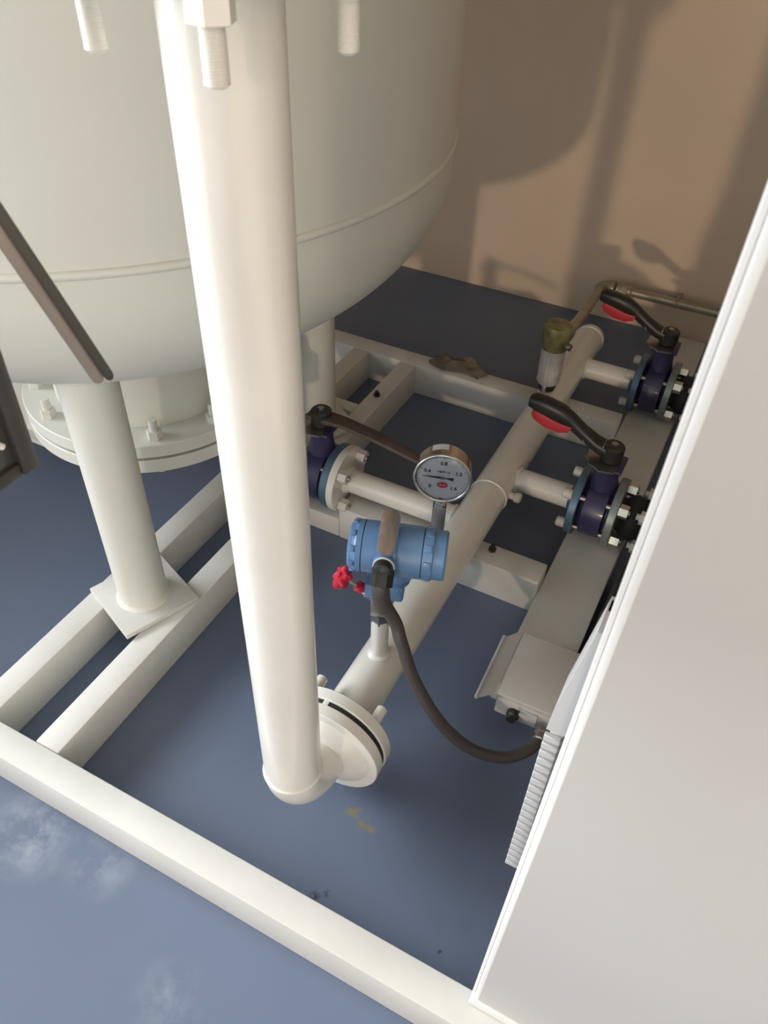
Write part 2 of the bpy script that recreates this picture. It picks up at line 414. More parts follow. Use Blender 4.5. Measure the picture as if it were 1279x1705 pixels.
# upper flanged joint, just above the picture: its long studs hang into view
UZ = 1.272
flange_ring(MB(), (PX, PY, UZ), Z, 0.1, 0.043, 0.02, seg=64).build('flange', 'paint', t)
flange_ring(MB(), (PX, PY, UZ + 0.0235), Z, 0.1, 0.043, 0.02, seg=64).build('flange', 'paint', t)
MB().lathe([(0.043, 0), (0.094, 0), (0.094, 0.0035), (0.043, 0.0035), (0.043, 0)], (PX, PY, UZ + 0.02), Z, 64).build('gasket', 'rubber', t)
MB().pipe((PX, PY, UZ + 0.0435), (PX, PY, 2.0), PR, seg=48).build('pipe', 'paint', t)
for k in range(4):
    a = math.radians(-57 + 90 * k); x, y = PX + 0.0885 * math.cos(a), PY + 0.0885 * math.sin(a)
    prof = [(0, 0), (0.0058, 0), (0.0074, 0.0016)]
    h = 0.0016
    while h < 0.118:
        prof += [(0.0086, h + 0.0006), (0.0076, h + 0.0015)]; h += 0.0018
    prof += [(0.0074, h), (0, h)]
    st = MB().lathe(prof, (x, y, 1.2195), Z, 20).build('stud_bolt', 'paint', t)
    mb = MB(); hexprism(mb, (x, y, 1.2545), Z, 0.0275, 0.0172, rot=a + 0.35, chamfer=0.06); mb.build('nut', 'paint', st)
    mb = MB(); hexprism(mb, (x, y, UZ + 0.0438), Z, 0.0275, 0.016, rot=a, chamfer=0.06); mb.build('nut', 'paint', st)

# ------------------------------------------------------------------ manifold pipe
t = thing('manifold_pipe', (PX, 1.4, 0), 'long cream manifold pipe with side branches running back across the skid frame', 'pipe')
ME = 2.19
MB().pipe((PX, BY + 0.022, MZ), (PX, ME, MZ), PR, seg=56).build('pipe', 'paint', t)
prof = [(PR, 0.0)] + [(PR * math.cos(a), 0.012 + 0.034 * math.sin(a)) for a in (i / 8 * math.pi / 2 for i in range(8))] + [(0, 0.046)]
MB().lathe(prof, (PX, ME, MZ), Y, 48).build('end_cap', 'paint', t)
flange_ring(MB(), (PX, BY, MZ), Y, 0.1, 0.040, 0.022, hub=0.014, hub_r=PR, seg=72).build('flange', 'paint', t)
for y in (1.365, 2.19): MB().torus((PX, y, MZ), Y, PR, 0.0025, 48, 8).build('weld_bead', 'paint', t)
# instrument stub
SX, SY = -0.388, 0.805
MB().lathe([(0.022, MZ + 0.030), (0.022, MZ + 0.046), (0.0165, MZ + 0.052), (0.0165, 0.285), (0, 0.285)], (SX, SY, 0), Z, 32).build('instrument_stub', 'paint', t)
GX, GY, GZ = -0.390, 1.05, 0.430
MB().lathe([(0.015, MZ + 0.035), (0.013, MZ + 0.055), (0.012, MZ + 0.09), (0, MZ + 0.09)], (GX, GY, 0), Z, 24).build('gauge_stub', 'paint', t)
# side nipple with white cap
mb = MB(); mb.cyl((PX + 0.030, 1.392, MZ), (PX + 0.062, 1.392, MZ), 0.009, seg=18); mb.cyl((PX + 0.055, 1.392, MZ), (PX + 0.072, 1.392, MZ), 0.0125, seg=18, bev=0.003)
mb.build('drain_nipple', 'nutwhite', t)
BR = 0.0285
def branch(y, x0, x1, fx, dirn, fm):
    br = MB().pipe((x0, y, MZ), (x1, y, MZ), BR, seg=36).build('branch_pipe', 'paint', t)
    MB().torus((PX + (0.043 if x1 > PX else -0.043), y, MZ), X, BR, 0.004, 32, 8).build('weld_bead', 'paint', br)
    flange_ring(MB(), (fx, y, MZ), (dirn, 0, 0), 0.0825, 0.026, 0.018, hub=0.012, hub_r=BR, seg=56).build('flange', fm, br)
    return br
branch(1.457, PX + 0.02, -0.200, -0.186, -1, 'bluezinc')
branch(2.032, PX + 0.02, -0.200, -0.186, -1, 'bluezinc')
branch(1.255, PX - 0.02, -0.700, -0.722, 1, 'paint')
# ------------------------------------------------------------------ butterfly valves
def butterfly(loc, label, kind):
    t = thing('butterfly_valve', loc, label, 'valve', 'butterfly valves on the manifold branches')
    c = V(loc)
    W = 0.034
    # wafer body with lugs
    mb = MB(); mb.lathe([(0.026, -W), (0.052, -W), (0.055, -W + 0.004), (0.055, -0.028), (0.071, -0.024), (0.073, 0), (0.071, 0.024), (0.055, 0.028), (0.055, W - 0.004), (0.052, W), (0.026, W), (0.026, -W)], c, X, 48)
    mb.build('body', 'navy', t)
    MB().cyl(c + V((-0.003, 0, 0)), c + V((0.003, 0, 0)), 0.0255, seg=32).build('disc', 'steel', t)
    mb = MB(); mb.lathe([(0.034, 0.05), (0.031, 0.078), (0.027, 0.100), (0.027, 0.128), (0.0, 0.128)], c, Z, 28)
    mb.build('neck', 'navy', t)
    mb = MB(); mb.box(c + V((-0.034, -0.034, 0.126)), c + V((0.034, 0.034, 0.136)), 0.004); mb.build('top_plate', 'navy', t)
    mb = MB()                                              # toothed quadrant plate
    pts = []
    for i in range(13):
        a = math.radians(90 + 15 * i); rr = 0.055 if i % 2 else 0.050
        pts.append((rr * math.cos(a), rr * math.sin(a)))
    mb.prism([(0.02, 0.045), *pts, (0.02, -0.045)], 0.004, Matrix.Translation(c + V((0, 0, 0.136)))); mb.build('notch_plate', 'steel', t)
    mb = MB(); mb.cyl(c + V((0, 0, 0.140)), c + V((0, 0, 0.180)), 0.0245, seg=28, bev=0.004); mb.build('hub', 'black', t)
    mb = MB(); hexprism(mb, c + V((0, 0, 0.178)), Z, 0.014, 0.006); mb.build('hub_screw', 'steel', t)
    # lever: profile swept in the x-z plane
    sgn = -1 if kind == 'grip' else 1
    if kind == 'grip':
        path = [(0.0, 0.160, 0.023, 0.015), (-0.035, 0.168, 0.020, 0.015), (-0.070, 0.186, 0.016, 0.016), (-0.104, 0.209, 0.015, 0.018), (-0.126, 0.219, 0.018, 0.019), (-0.160, 0.227, 0.019, 0.018), (-0.192, 0.231, 0.018, 0.016), (-0.203, 0.230, 0.014, 0.012)]
        mt_ = 'black'
    else:
        path = [(-0.03, 0.158, 0.018, 0.008), (0.01, 0.160, 0.022, 0.009), (0.06, 0.163, 0.019, 0.006), (0.14, 0.154, 0.017, 0.006), (0.22, 0.139, 0.016, 0.006), (0.265, 0.128, 0.011, 0.005)]
        mt_ = 'brownlever'
    mb = MB(); rings = []
    for (px, pz, hw, hh) in path:
        ring = []
        for k in range(12):
            a = 2 * math.pi * k / 12; ca, sa = math.cos(a), math.sin(a)
            q = 0.55
            ring.append(mb.bm.verts.new(c + V((px, hw * math.copysign(abs(ca) ** q, ca), pz + hh * math.copysign(abs(sa) ** q, sa)))))
        rings.append(ring)
    for A, B in zip(rings, rings[1:]):
        for k in range(12): mb.bm.faces.new((A[k], A[(k + 1) % 12], B[(k + 1) % 12], B[k]))
    mb.bm.faces.new(rings[0][::-1]); mb.bm.faces.new(rings[-1])
    lv = mb.build('lever', mt_, t, angle=50)
    if kind == 'grip':
        # red squeeze trigger below the grip
        poly = [(-0.096, 0.200), (-0.128, 0.202), (-0.158, 0.210), (-0.186, 0.217), (-0.193, 0.208), (-0.186, 0.194), (-0.156, 0.180), (-0.124, 0.177), (-0.103, 0.185)]
        mm = frame_mtx(c + V((0, 0.009, 0)), X, Z, -Y)
        MB().prism(poly, 0.026, mm, 0.002).build('trigger', 'redgrip', lv)
        mb = MB(); mb.cyl(c + V((-0.062, -0.016, 0.176)), c + V((-0.062, 0.016, 0.176)), 0.006, seg=14); mb.build('pin', 'steel', lv)
        mb = MB(); mb.box(c + V((-0.022, -0.019, 0.170)), c + V((-0.019, 0.019, 0.180)), 0.001); mb.build('hub_band', 'steel', lv)
    # four through bolts
    for k in range(4):
        a = math.radians(45 + 90 * k); y, z = 0.0625 * math.cos(a), 0.0625 * math.sin(a)
        mb = MB(); mb.cyl(c + V((-0.066 if kind == 'grip' else -0.03, y, z)), c + V((0.078 if kind == 'grip' else 0.10, y, z)), 0.007, seg=14)
        bo = mb.build('through_bolt', 'steel', t)
        if kind == 'grip':
            mb = MB(); mb.cyl(c + V((-0.078, y, z)), c + V((-W - 0.0185, y, z)), 0.0125, seg=18, bev=0.003); mb.build('bolt_head', 'nutwhite', bo)
        nx0 = W + 0.0185 if kind == 'grip' else 0.0725
        mb = MB(); hexprism(mb, c + V((nx0, y, z)), X, 0.029, 0.022, chamfer=0.05); mb.build('nut', 'zinc' if kind == 'grip' else 'nutwhite', bo)
    return t
VX = -0.150
butterfly((VX, 1.457, MZ), 'navy butterfly valve with black lever and red trigger, nearer of the two by the cabinet', 'grip')
butterfly((VX, 2.032, MZ), 'navy butterfly valve with black lever and red trigger, farther back below the wall pipe', 'grip')
butterfly((-0.776, 1.255, MZ), 'navy butterfly valve with plain worn dark lever, half hidden behind the cream riser pipe', 'plain')
# mating flange rings on the left-hand valve
# rubber joints downstream of the two right-hand valves
for i, (y, lb) in enumerate(((1.457, 'black rubber pipe joint right of the nearer lever valve, running behind the cabinet'), (2.032, 'black rubber pipe joint right of the farther lever valve, running behind the cabinet'))):
    x0 = VX + 0.0345
    t = thing('rubber_joint', (x0, y, MZ), lb, 'pipe joint', 'rubber pipe joints')
    flange_ring(MB(), (x0, y, MZ), X, 0.0825, 0.026, 0.018, seg=56).build('flange', 'greenzinc', t)
    prof = [(0.040, 0.018), (0.040, 0.024), (0.047, 0.032), (0.053, 0.042), (0.055, 0.050), (0.053, 0.058), (0.047, 0.070), (0.040, 0.080), (0.040, 0.088)]
    MB().lathe(prof, (x0, y, MZ), X, 40).build('bellows', 'rubber', t)
    flange_ring(MB(), (x0 + 0.088, y, MZ), X, 0.0825, 0.026, 0.018, seg=56).build('flange', 'greenzinc', t)
    for k in range(4):
        a = math.radians(45 + 90 * k + 0.01); yy, zz = y + 0.0625 * math.cos(a), MZ + 0.0625 * math.sin(a)
        mb = MB(); hexprism(mb, (x0 + 0.066, yy, zz), X, 0.028, 0.0215, chamfer=0.05); mb.cyl((x0 + 0.058, yy, zz), (x0 + 0.130, yy, zz), 0.0075, seg=14)
        mb.build('bolt', 'nutwhite', t)
    MB().pipe((x0 + 0.106, y, MZ), (0.9, y, MZ), BR, seg=32).build('pipe', 'galv', t)
# line from the plain-lever valve to the tank's bottom
t = thing('tank_outlet_pipe', (-0.95, 1.255, 0), 'cream outlet pipe with flange between the tank bottom and the plain-lever valve', 'pipe')
flange_ring(MB(), (-0.8105, 1.255, MZ), (-1, 0, 0), 0.043, 0.026, 0.018, seg=40).build('coupling', 'bluezinc', t)
MB().pipe((-0.829, 1.255, MZ), (-0.97, 1.255, MZ), BR, seg=32).build('pipe', 'paint', t)
pts = [(-0.97 - 0.06 * math.sin(a), 1.255 - 0.0 * a, MZ + 0.06 * (1 - math.cos(a))) for a in (i / 8 * math.pi / 2 for i in range(9))]
MB().tube(pts, BR, 28).build('elbow', 'paint', t)
MB().pipe((-1.03, 1.255, MZ + 0.06), (-1.03, 1.255, 0.316), BR, seg=28).build('pipe', 'paint', t)
# thin blue ring (valve-side flange face) in front of the branch flange
t = thing('flange_ring', (-0.742, 1.255, MZ), 'blue flange ring clamped between the cream branch flange and the plain-lever valve', 'flange')
flange_ring(MB(), (-0.7415, 1.255, MZ), X, 0.0815, 0.028, 0.019, seg=56).build('ring', 'bluezinc', t)
MB().lathe([(0.030, 0), (0.060, 0), (0.060, 0.0005), (0.030, 0.0005), (0.030, 0)], (-0.7422, 1.255, MZ), X, 40).build('seal', 'rubber', t)

# ------------------------------------------------------------------ pressure transmitter
TH = math.radians(18.7)
A = V((math.cos(TH), math.sin(TH), 0)); N = V((math.sin(TH), -math.cos(TH), 0))   # housing axis / facing direction
C = V((-0.366, 0.818, 0.455))
t = thing('pressure_transmitter', (SX, SY, 0.40), 'blue cylindrical pressure transmitter with brown oval nameplate above the manifold pipe', 'transmitter')
R0 = 0.0435
MB().lathe([(0, -0.056), (R0, -0.056), (R0, 0.039), (0, 0.039)], C, A, 56).build('housing', 'blue', t)
MB().lathe([(0, -0.058), (R0 - 0.002, -0.058), (R0 - 0.002, -0.055)], C, A, 48).build('seam_ring', 'rubber', t)
MB().lathe([(R0 - 0.002, 0.038), (R0 - 0.002, 0.042), (0, 0.042)], C, A, 48).build('seam_ring', 'rubber', t)
cap = MB().lathe([(R0, -0.0575), (R0, -0.066), (R0 - 0.003, -0.069), (R0 - 0.004, -0.077), (R0 - 0.008, -0.080), (0, -0.080)], C, A, 56).build('end_cap', 'blue', t)
for k in range(10):
    a = 2 * math.pi * k / 10; u, v_, _ = basis(A); d = u * math.cos(a) + v_ * math.sin(a); tt = A.cross(d)
    MB().box((-0.005, -0.004, -0.003), (0.005, 0.004, 0.003), 0.001, frame_mtx(C + A * -0.072 + d * (R0 - 0.002), tt, A, d)).build('grip_lug', 'blue', cap)
cap = MB().lathe([(R0, 0.0405), (R0, 0.056), (R0 - 0.0025, 0.058), (R0 - 0.0025, 0.075), (R0 - 0.005, 0.078), (0, 0.078)], C, A, 56).build('end_cap', 'blue', t)
for k in range(10):
    a = 2 * math.pi * k / 10 + 0.3; u, v_, _ = basis(A); d = u * math.cos(a) + v_ * math.sin(a); tt = A.cross(d)
    MB().box((-0.006, -0.006, -0.003), (0.006, 0.006, 0.002), 0.001, frame_mtx(C + A * 0.049 + d * R0, tt, A, d)).build('grip_lug', 'blue', cap)
# boss running round the front of the housing, carrying nameplate and conduit entry
def E_(deg): a = math.radians(deg); return N * math.cos(a) + Z * math.sin(a)
bc = C + A * -0.017
mb = MB(); ra, rb, hw = 0.036, 0.0515, 0.0180; ringsA = []
for i in range(15):
    d = E_(-25 + 125 * i / 14); k = 1 if 0 < i < 14 else 0.6
    o_ = bc + d * ra; q_ = bc + d * (ra + (rb - ra) * k)
    ringsA.append([mb.bm.verts.new(p) for p in (o_ - A * hw, q_ - A * hw * 0.9, q_ + A * hw * 0.9, o_ + A * hw)])
for P, Q in zip(ringsA, ringsA[1:]):
    for k in range(4): mb.bm.faces.new((P[k], P[(k + 1) % 4], Q[(k + 1) % 4], Q[k]))
mb.bm.faces.new(ringsA[0]); mb.bm.faces.new(ringsA[-1][::-1])
boss = mb.build('boss', 'blue', t, angle=30)
# nameplate: stadium shaped plate
dN = E_(60); up = E_(150)
pm = frame_mtx(bc + dN * 0.0535 + up * 0.012, A, up, dN)
st = []
for i in range(9): a = math.pi * i / 8; st.append((0.0138 * math.cos(a), 0.024 + 0.0138 * math.sin(a)))
for i in range(9): a = math.pi + math.pi * i / 8; st.append((0.0138 * math.cos(a), -0.024 + 0.0138 * math.sin(a)))
MB().prism([(x * 1.06, y * 1.04) for x, y in st], 0.006, pm @ Matrix.Translation((0.0015, 0, -0.0065))).build('plate_seat', 'blue', t)
npl = MB().prism(st, 0.0022, pm, 0.0005).build('nameplate', 'plate', t)
for yy in (0.018, -0.008):
    mb = MB(); mb.cyl(pm @ V((-0.0095, yy, 0.002)), pm @ V((-0.0095, yy, 0.0036)), 0.0017, seg=10); mb.build('rivet', 'chrome', npl)
for k in range(5):
    mb = MB(); x = -0.002 + k * 0.0024; mb.box((x, -0.022 + 0.002 * (k % 2), 0.0020), (x + 0.0008, 0.014 + 0.003 * (k % 3), 0.0025), 0, pm); mb.build('engraved_line', 'steel', npl)
# conduit entry
e0 = E_(16); ce = bc + e0 * 0.046
MB().lathe([(0.0, 0.0), (0.0185, 0.0), (0.0175, 0.014), (0, 0.014)], ce, e0, 28).build('conduit_entry', 'blue', t)
# sensor neck below the housing
mb = MB(); mb.lathe([(0.026, -0.036), (0.028, -0.052), (0.022, -0.060), (0.022, -0.070), (0, -0.070)], C + A * 0.0, Z, 32); mb.build('neck', 'blue', t)
mb = MB(); mb.box((-0.052, -0.026, -0.100), (0.014, 0.026, -0.066), 0.005, frame_mtx(C, A, -N, Z)); mb.build('sensor_block', 'blue', t)

# ------------------------------------------------------------------ needle valve
t = thing('needle_valve', (SX, SY, 0.285), 'steel needle valve with red handwheel under the blue transmitter', 'valve')
vb = MB(); hexprism(vb, (SX, SY, 0.280), Z, 0.030, 0.026, rot=0.3); vb.build('lower_hex', 'steel', t)
MB().box((-0.0165, -0.0165, 0.306), (0.0165, 0.0165, 0.350), 0.002, frame_mtx((SX, SY, 0), A, -N, Z)).build('body', 'steel', t)
MB().cyl((SX, SY, 0.350), (SX + 0.006, SY + 0.003, 0.388), 0.012, seg=20).build('upper_union', 'steel', t)
dW = (V((-0.446, 0.770, 0.396)) - V((SX, SY, 0.335))).normalized(); o0 = V((SX, SY, 0.335)) + dW * 0.012
mb = MB(); hexprism(mb, o0, dW, 0.022, 0.020, chamfer=0.05); mb.build('bonnet_hex', 'chrome', t)
mb = MB(); mb.lathe([(0.009, 0.020), (0.009, 0.027), (0.0075, 0.028), (0.0075, 0.034), (0, 0.034)], o0, dW, 20); mb.build('bonnet_collar', 'chrome', t)
mb = MB(); mb.lathe([(0.0105, 0.033), (0.0105, 0.043), (0.006, 0.046), (0, 0.046)], o0, dW, 20); mb.build('packing_nut', 'red', t)
mb = MB(); mb.cyl(o0 + dW * 0.040, o0 + dW * 0.078, 0.0035, seg=12); mb.build('stem', 'zinc', t)
u, v_, _ = basis(dW); wc = o0 + dW * 0.076
mb = MB(); rings = []
for (h, k, ins) in ((-0.007, 0.86, 0), (-0.003, 1.0, 0), (0.005, 1.0, 0), (0.009, 0.80, 0), (0.0075, 0.35, 0)):
    rings.append([mb.bm.verts.new(wc + dW * h + (u * math.cos(2 * math.pi * i / 48) + v_ * math.sin(2 * math.pi * i / 48)) * (k * (0.0192 + 0.0038 * math.cos(6 * 2 * math.pi * i / 48)))) for i in range(48)])
for P, Q in zip(rings, rings[1:]):
    for i in range(48): mb.bm.faces.new((P[i], P[(i + 1) % 48], Q[(i + 1) % 48], Q[i]))
mb.bm.faces.new(rings[0][::-1]); mb.bm.faces.new(rings[-1])
hw_ = mb.build('handwheel', 'red', t)
mb = MB(); hexprism(mb, wc + dW * 0.0072, dW, 0.009, 0.004); mb.build('wheel_nut', 'red', hw_)
mb = MB(); mb.cyl(wc + u * 0.012 + dW * 0.0, wc + u * 0.012 + V((0.006, 0.004, 0.020)), 0.0032, 0.0028, seg=10); mb.build('knob', 'red', hw_)

# ------------------------------------------------------------------ flexible conduit
t = thing('flexible_conduit', (-0.2, 0.74, 0.1), 'dark grey flexible conduit looping from the transmitter to the grey junction box', 'hose')
g0 = ce + e0 * 0.014
mb = MB(); mb.lathe([(0.0178, 0), (0.0178, 0.003), (0.0, 0.003)], g0, e0, 24); mb.build('sealing_ring', 'white', t)
MB().lathe([(0.0160, 0.003), (0.0155, 0.010), (0.0125, 0.016), (0.006, 0.019), (0, 0.0195)], g0, e0, 24).build('gland_elbow', 'black', t)
gd = (e0 * 0.6 + Z * -0.8).normalized()
mb = MB(); hexprism(mb, g0 + e0 * 0.001, gd, 0.031, 0.030, chamfer=0.05); mb.build('gland_nut', 'black', t)
g1 = g0 + e0 * 0.001 + gd * 0.026
hp = [g1, g1 + V((0.002, -0.004, -0.026)), V((-0.330, 0.742, 0.372)), (-0.315, 0.735, 0.340), (-0.280, 0.725, 0.265), (-0.225, 0.725, 0.181), (-0.169, 0.745, 0.114), (-0.114, 0.775, 0.085), (-0.082, 0.812, 0.080), (-0.072, 0.838, 0.080), (-0.070, 0.852, 0.080)]
sm = catmull(hp, 12)
MB().tube(sm, 0.0110, 18).build('hose', 'hose', t)
gp = g1 + gd * -0.002
MB().tube(catmull([gp, g1 + V((0.001, -0.003, -0.012)), g1 + V((0.004, -0.004, -0.034)), g1 + V((0.010, -0.003, -0.050))], 6), 0.0142, 18).build('hose_ferrule', 'hose', t)
e1 = sm[-1]
mb = MB(); mb.cyl(e1 + V((0, -0.014, 0)), e1 + V((0, 0.002, 0)), 0.0138, seg=20, bev=0.002); mb.build('hose_ferrule', 'steel', t)
mb = MB(); hexprism(mb, e1 + V((0, 0.002, 0)), Y, 0.026, 0.012, chamfer=0.05); mb.build('gland_nut', 'steel', t)

# ------------------------------------------------------------------ pressure gauge
t = thing('pressure_gauge', (GX, GY, 0.25), 'round steel pressure gauge with white dial standing on the manifold pipe', 'gauge')
G = V((GX, GY, GZ)); GN = (N * 0.995 + Z * 0.06).normalized(); GU = A.cross(GN).normalized() * -1
if GU.z < 0: GU = -GU
GA = GU.cross(GN)
MB().lathe([(0, -0.034), (0.049, -0.034), (0.052, -0.031), (0.052, 0.006), (0.0495, 0.006), (0.0495, 0.002), (0, 0.002)], G, GN, 72).build('case', 'case', t)
MB().torus(G + GN * 0.006, GN, 0.0515, 0.0034, 72, 10).build('bezel', 'chrome', t)
dial = MB().cyl(G + GN * 0.0018, G + GN * 0.0026, 0.0495, seg=64).build('dial', 'dial', t)
dm = frame_mtx(G + GN * 0.0028, GA, GU, GN)
def pol(a, r): a = math.radians(a); return V((r * math.cos(a), r * math.sin(a), 0))
for k in range(17):
    a = 225 - 270 * k / 16; L_ = 0.0045 if k % 4 == 0 else 0.0028; wd = 0.0005 if k % 4 == 0 else 0.0003
    d = pol(a, 1); n_ = V((-d.y, d.x, 0))
    mm = dm @ frame_mtx(d * 0.0435, d, n_, Z)
    MB().box((-L_ / 2, -wd, 0), (L_ / 2, wd, 0.0002), 0, mm).build('scale_mark', 'ink', dial)
for k, s_ in enumerate(('0', '0.4', '0.8', '1.2', '1.6')):
    p = pol(225 - 67.5 * k, 0.0315); text_obj(s_, 0.0105, dm @ Matrix.Translation(p), 'numeral', 'ink', dial)
text_obj('YBFP-16', 0.0060, dm @ Matrix.Translation((0.001, 0.0125, 0)), 'dial_text', 'ink', dial, 1.15)
ov = [(0.0102 * math.cos(a), 0.0070 * math.sin(a)) for a in (2 * math.pi * i / 28 for i in range(28))]
lg = MB().prism(ov, 0.0003, dm @ Matrix.Translation((0.001, -0.0165, 0))).build('red_logo', 'redink', dial)
zz_ = [(-0.0055, 0.0015), (-0.0035, 0.0022), (-0.0045, -0.0020), (-0.0020, 0.0005), (-0.0012, -0.0012), (0.0004, 0.0006), (0.0012, -0.0012), (0.0028, 0.0006), (0.0052, -0.0004)]
MB().tube([dm @ V((x + 0.001, y - 0.0165, 0.0004)) for x, y in zz_], 0.0008, 6).build('logo_script', 'white', dial)
# pointer
pa = pol(178, 1); pn_ = V((-pa.y, pa.x, 0)); pmx = dm @ frame_mtx((0, 0, 0.0014), pa, pn_, Z)
MB().prism([(0.038, 0.0004), (0.006, 0.0019), (-0.007, 0.0009), (-0.0185, 0.0032), (-0.0205, 0.0032), (-0.0205, -0.0032), (-0.0185, -0.0032), (-0.007, -0.0009), (0.006, -0.0019), (0.038, -0.0004)], 0.0005, pmx).build('pointer', 'ink', t)
mb = MB(); mb.cyl(dm @ V((0, 0, 0)), dm @ V((0, 0, 0.0026)), 0.0034, seg=18); mb.build('pointer_hub', 'steel', t)
MB().cyl(G + GN * 0.0062, G + GN * 0.0074, 0.0485, seg=56).build('glass', 'glass', t)
# paper sticker on top of the case
mb = MB(); rr = 0.0523
ps = [[mb.bm.verts.new(G + GN * h + (GU * math.cos(a) - GA * math.sin(a)) * rr) for a in (math.radians(-6 + 34 * i / 8) for i in range(9))] for h in (-0.031, -0.013)]
for i in range(8): mb.bm.faces.new((ps[0][i], ps[0][i + 1], ps[1][i + 1], ps[1][i]))
r_ = bmesh.ops.solidify(mb.bm, geom=list(mb.bm.faces), thickness=0.0003)
mb.build('paper_sticker', 'white', t)
# stem: hexagon + flat block
mb = MB(); mb.cyl(G + Z * -0.062, G + Z * -0.046, 0.007, seg=16); mb.build('stem', 'chrome', t)
mb = MB(); hexprism(mb, G + Z * -0.068, Z, 0.020, 0.010, rot=0.4, chamfer=0.05); mb.build('hex_nut', 'chrome', t)
MB().box((-0.013, -0.010, -0.150), (0.013, 0.010, -0.068), 0.002, frame_mtx(G, A, -N, Z)).build('valve_block', 'steel', t)
MB().cyl((GX, GY, MZ + 0.085), G + Z * -0.148, 0.009, seg=16).build('stem', 'steel', t)

# ------------------------------------------------------------------ safety valve beside the manifold
t = thing('air_vent_valve', (-0.398, 1.80, MZ), 'milky air vent valve with a yellowed cap standing on the manifold pipe', 'valve')
vx, vy = -0.400, 1.80
mb = MB(); mb.lathe([(0.014, 0.176), (0.014, 0.188), (0.022, 0.190), (0.024, 0.204), (0.020, 0.212), (0, 0.212)], (vx, vy, 0), Z, 24); mb.build('base_union', 'black', t)
mb = MB(); mb.box((vx - 0.006, vy - 0.031, 0.190), (vx + 0.006, vy - 0.018, 0.214), 0.002); mb.build('drain_screw', 'steel', t)
MB().lathe([(0, 0.210), (0.026, 0.210), (0.030, 0.216), (0.031, 0.280), (0.031, 0.318), (0, 0.318)], (vx, vy, 0), Z, 36).build('body', 'milk', t)
mb = MB()
for a in (-80, -100): 
    aa = math.radians(a); mb.cyl((vx + 0.031 * math.cos(aa), vy + 0.031 * math.sin(aa), 0.212), (vx + 0.031 * math.cos(aa), vy + 0.031 * math.sin(aa), 0.318), 0.0014, seg=8)
mb.build('mould_rib', 'grey', t)
MB().lathe([(0.0, 0.314), (0.033, 0.314), (0.0345, 0.318), (0.0365, 0.372), (0.0345, 0.380), (0.027, 0.382), (0, 0.382)], (vx, vy, 0), Z, 36).build('cap', 'olive', t)
mb = MB(); mb.cyl((vx + 0.030, vy - 0.006, 0.330), (vx + 0.044, vy - 0.010, 0.330), 0.010, seg=16, bev=0.002); mb.build('side_port', 'steel', t)

# ------------------------------------------------------------------ thin wall pipe
t = thing('wall_pipe', (-0.445, 2.57, 0), 'thin tan pipe with elbow and tee running along the foot of the tan wall', 'pipe')
WX, WY, WZ = -0.448, 2.565, 0.147
MB().pipe((WX, 1.99, WZ), (WX, WY - 0.03, WZ), 0.0165, 0.003, 24).build('pipe', 'galv', t)
MB().cyl((WX, 2.22, WZ), (WX, 2.26, WZ), 0.0195, seg=24, bev=0.003).build('coupling', 'galv', t)
pts = [(WX + 0.03 * (1 - math.cos(a)), WY - 0.03 + 0.03 * math.sin(a), WZ) for a in (i / 8 * math.pi / 2 for i in range(9))]
MB().tube(pts, 0.0205, 20).build('elbow', 'galv', t)
MB().cyl((WX + 0.028, WY, WZ), (WX + 0.042, WY, WZ), 0.0245, seg=24, bev=0.003).build('collar', 'galv', t)
MB().cyl((WX + 0.045, WY, WZ), (WX + 0.10, WY, WZ), 0.0205, seg=24, bev=0.004).build('tee', 'galv', t)
MB().cyl((WX + 0.07, WY - 0.002, WZ), (WX + 0.07, WY - 0.045, WZ), 0.0165, seg=20, bev=0.003).build('tee_outlet', 'nutwhite', t)
MB().pipe((WX + 0.10, WY, WZ), (0.90, WY, WZ), 0.0150, 0.003, 24).build('pipe', 'galv', t)
for x in (-0.20, 0.3):
    mb = MB(); mb.torus((x, WY, WZ), X, 0.0165, 0.003, 20, 6); mb.box((x - 0.006, WY + 0.012, WZ - 0.008), (x + 0.006, 2.63, WZ + 0.008)); mb.build('pipe_clip', 'galv', t)

# ------------------------------------------------------------------ control cabinet
t = thing('control_cabinet', (-0.021, 0.384, BT), 'tall light grey metal control cabinet standing on the front beam at the right', 'cabinet')
cx, cy = -0.021, 0.384
def local_prism_xy(poly, z0, z1, name, mt, parent, bev=0.0):
    return MB().prism(poly, z1 - z0, Matrix.Translation((cx, cy, z0)), bev).build(name, mt, parent)
# main carcass
MB().box((cx + 0.004, cy + 0.020, BT + 0.03), (cx + 0.62, cy + 0.105, 1.86), 0.003).build('carcass', 'cab', t)
# door leaf with a doubly folded, chamfered edge
dz0, dz1 = BT + 0.022, 1.85
door = local_prism_xy([(0.0115, 0.0), (0.60, 0.0), (0.60, 0.018), (0.0115, 0.018)], dz0, dz1, 'door', 'cab', t)
local_prism_xy([(0.0048, 0.0035), (0.0075, 0.0008), (0.0116, 0.0002), (0.0116, 0.018), (0.0048, 0.018)], dz0 + 0.001, dz1, 'edge_fold', 'cabedge_lit', door)
local_prism_xy([(0.0, 0.0085), (0.0012, 0.0062), (0.0040, 0.0052), (0.0047, 0.0060), (0.0047, 0.018), (0.0, 0.018)], dz0 + 0.001, dz1, 'edge_fold', 'cabedge_lit', door)
local_prism_xy([(0.0, -0.004), (0.60, -0.004), (0.60, 0.105), (0.0, 0.105)], BT + 0.001, BT + 0.021, 'plinth', 'beam', t, 0.002)
t.rotation_euler = (0, math.radians(0.62), 0)

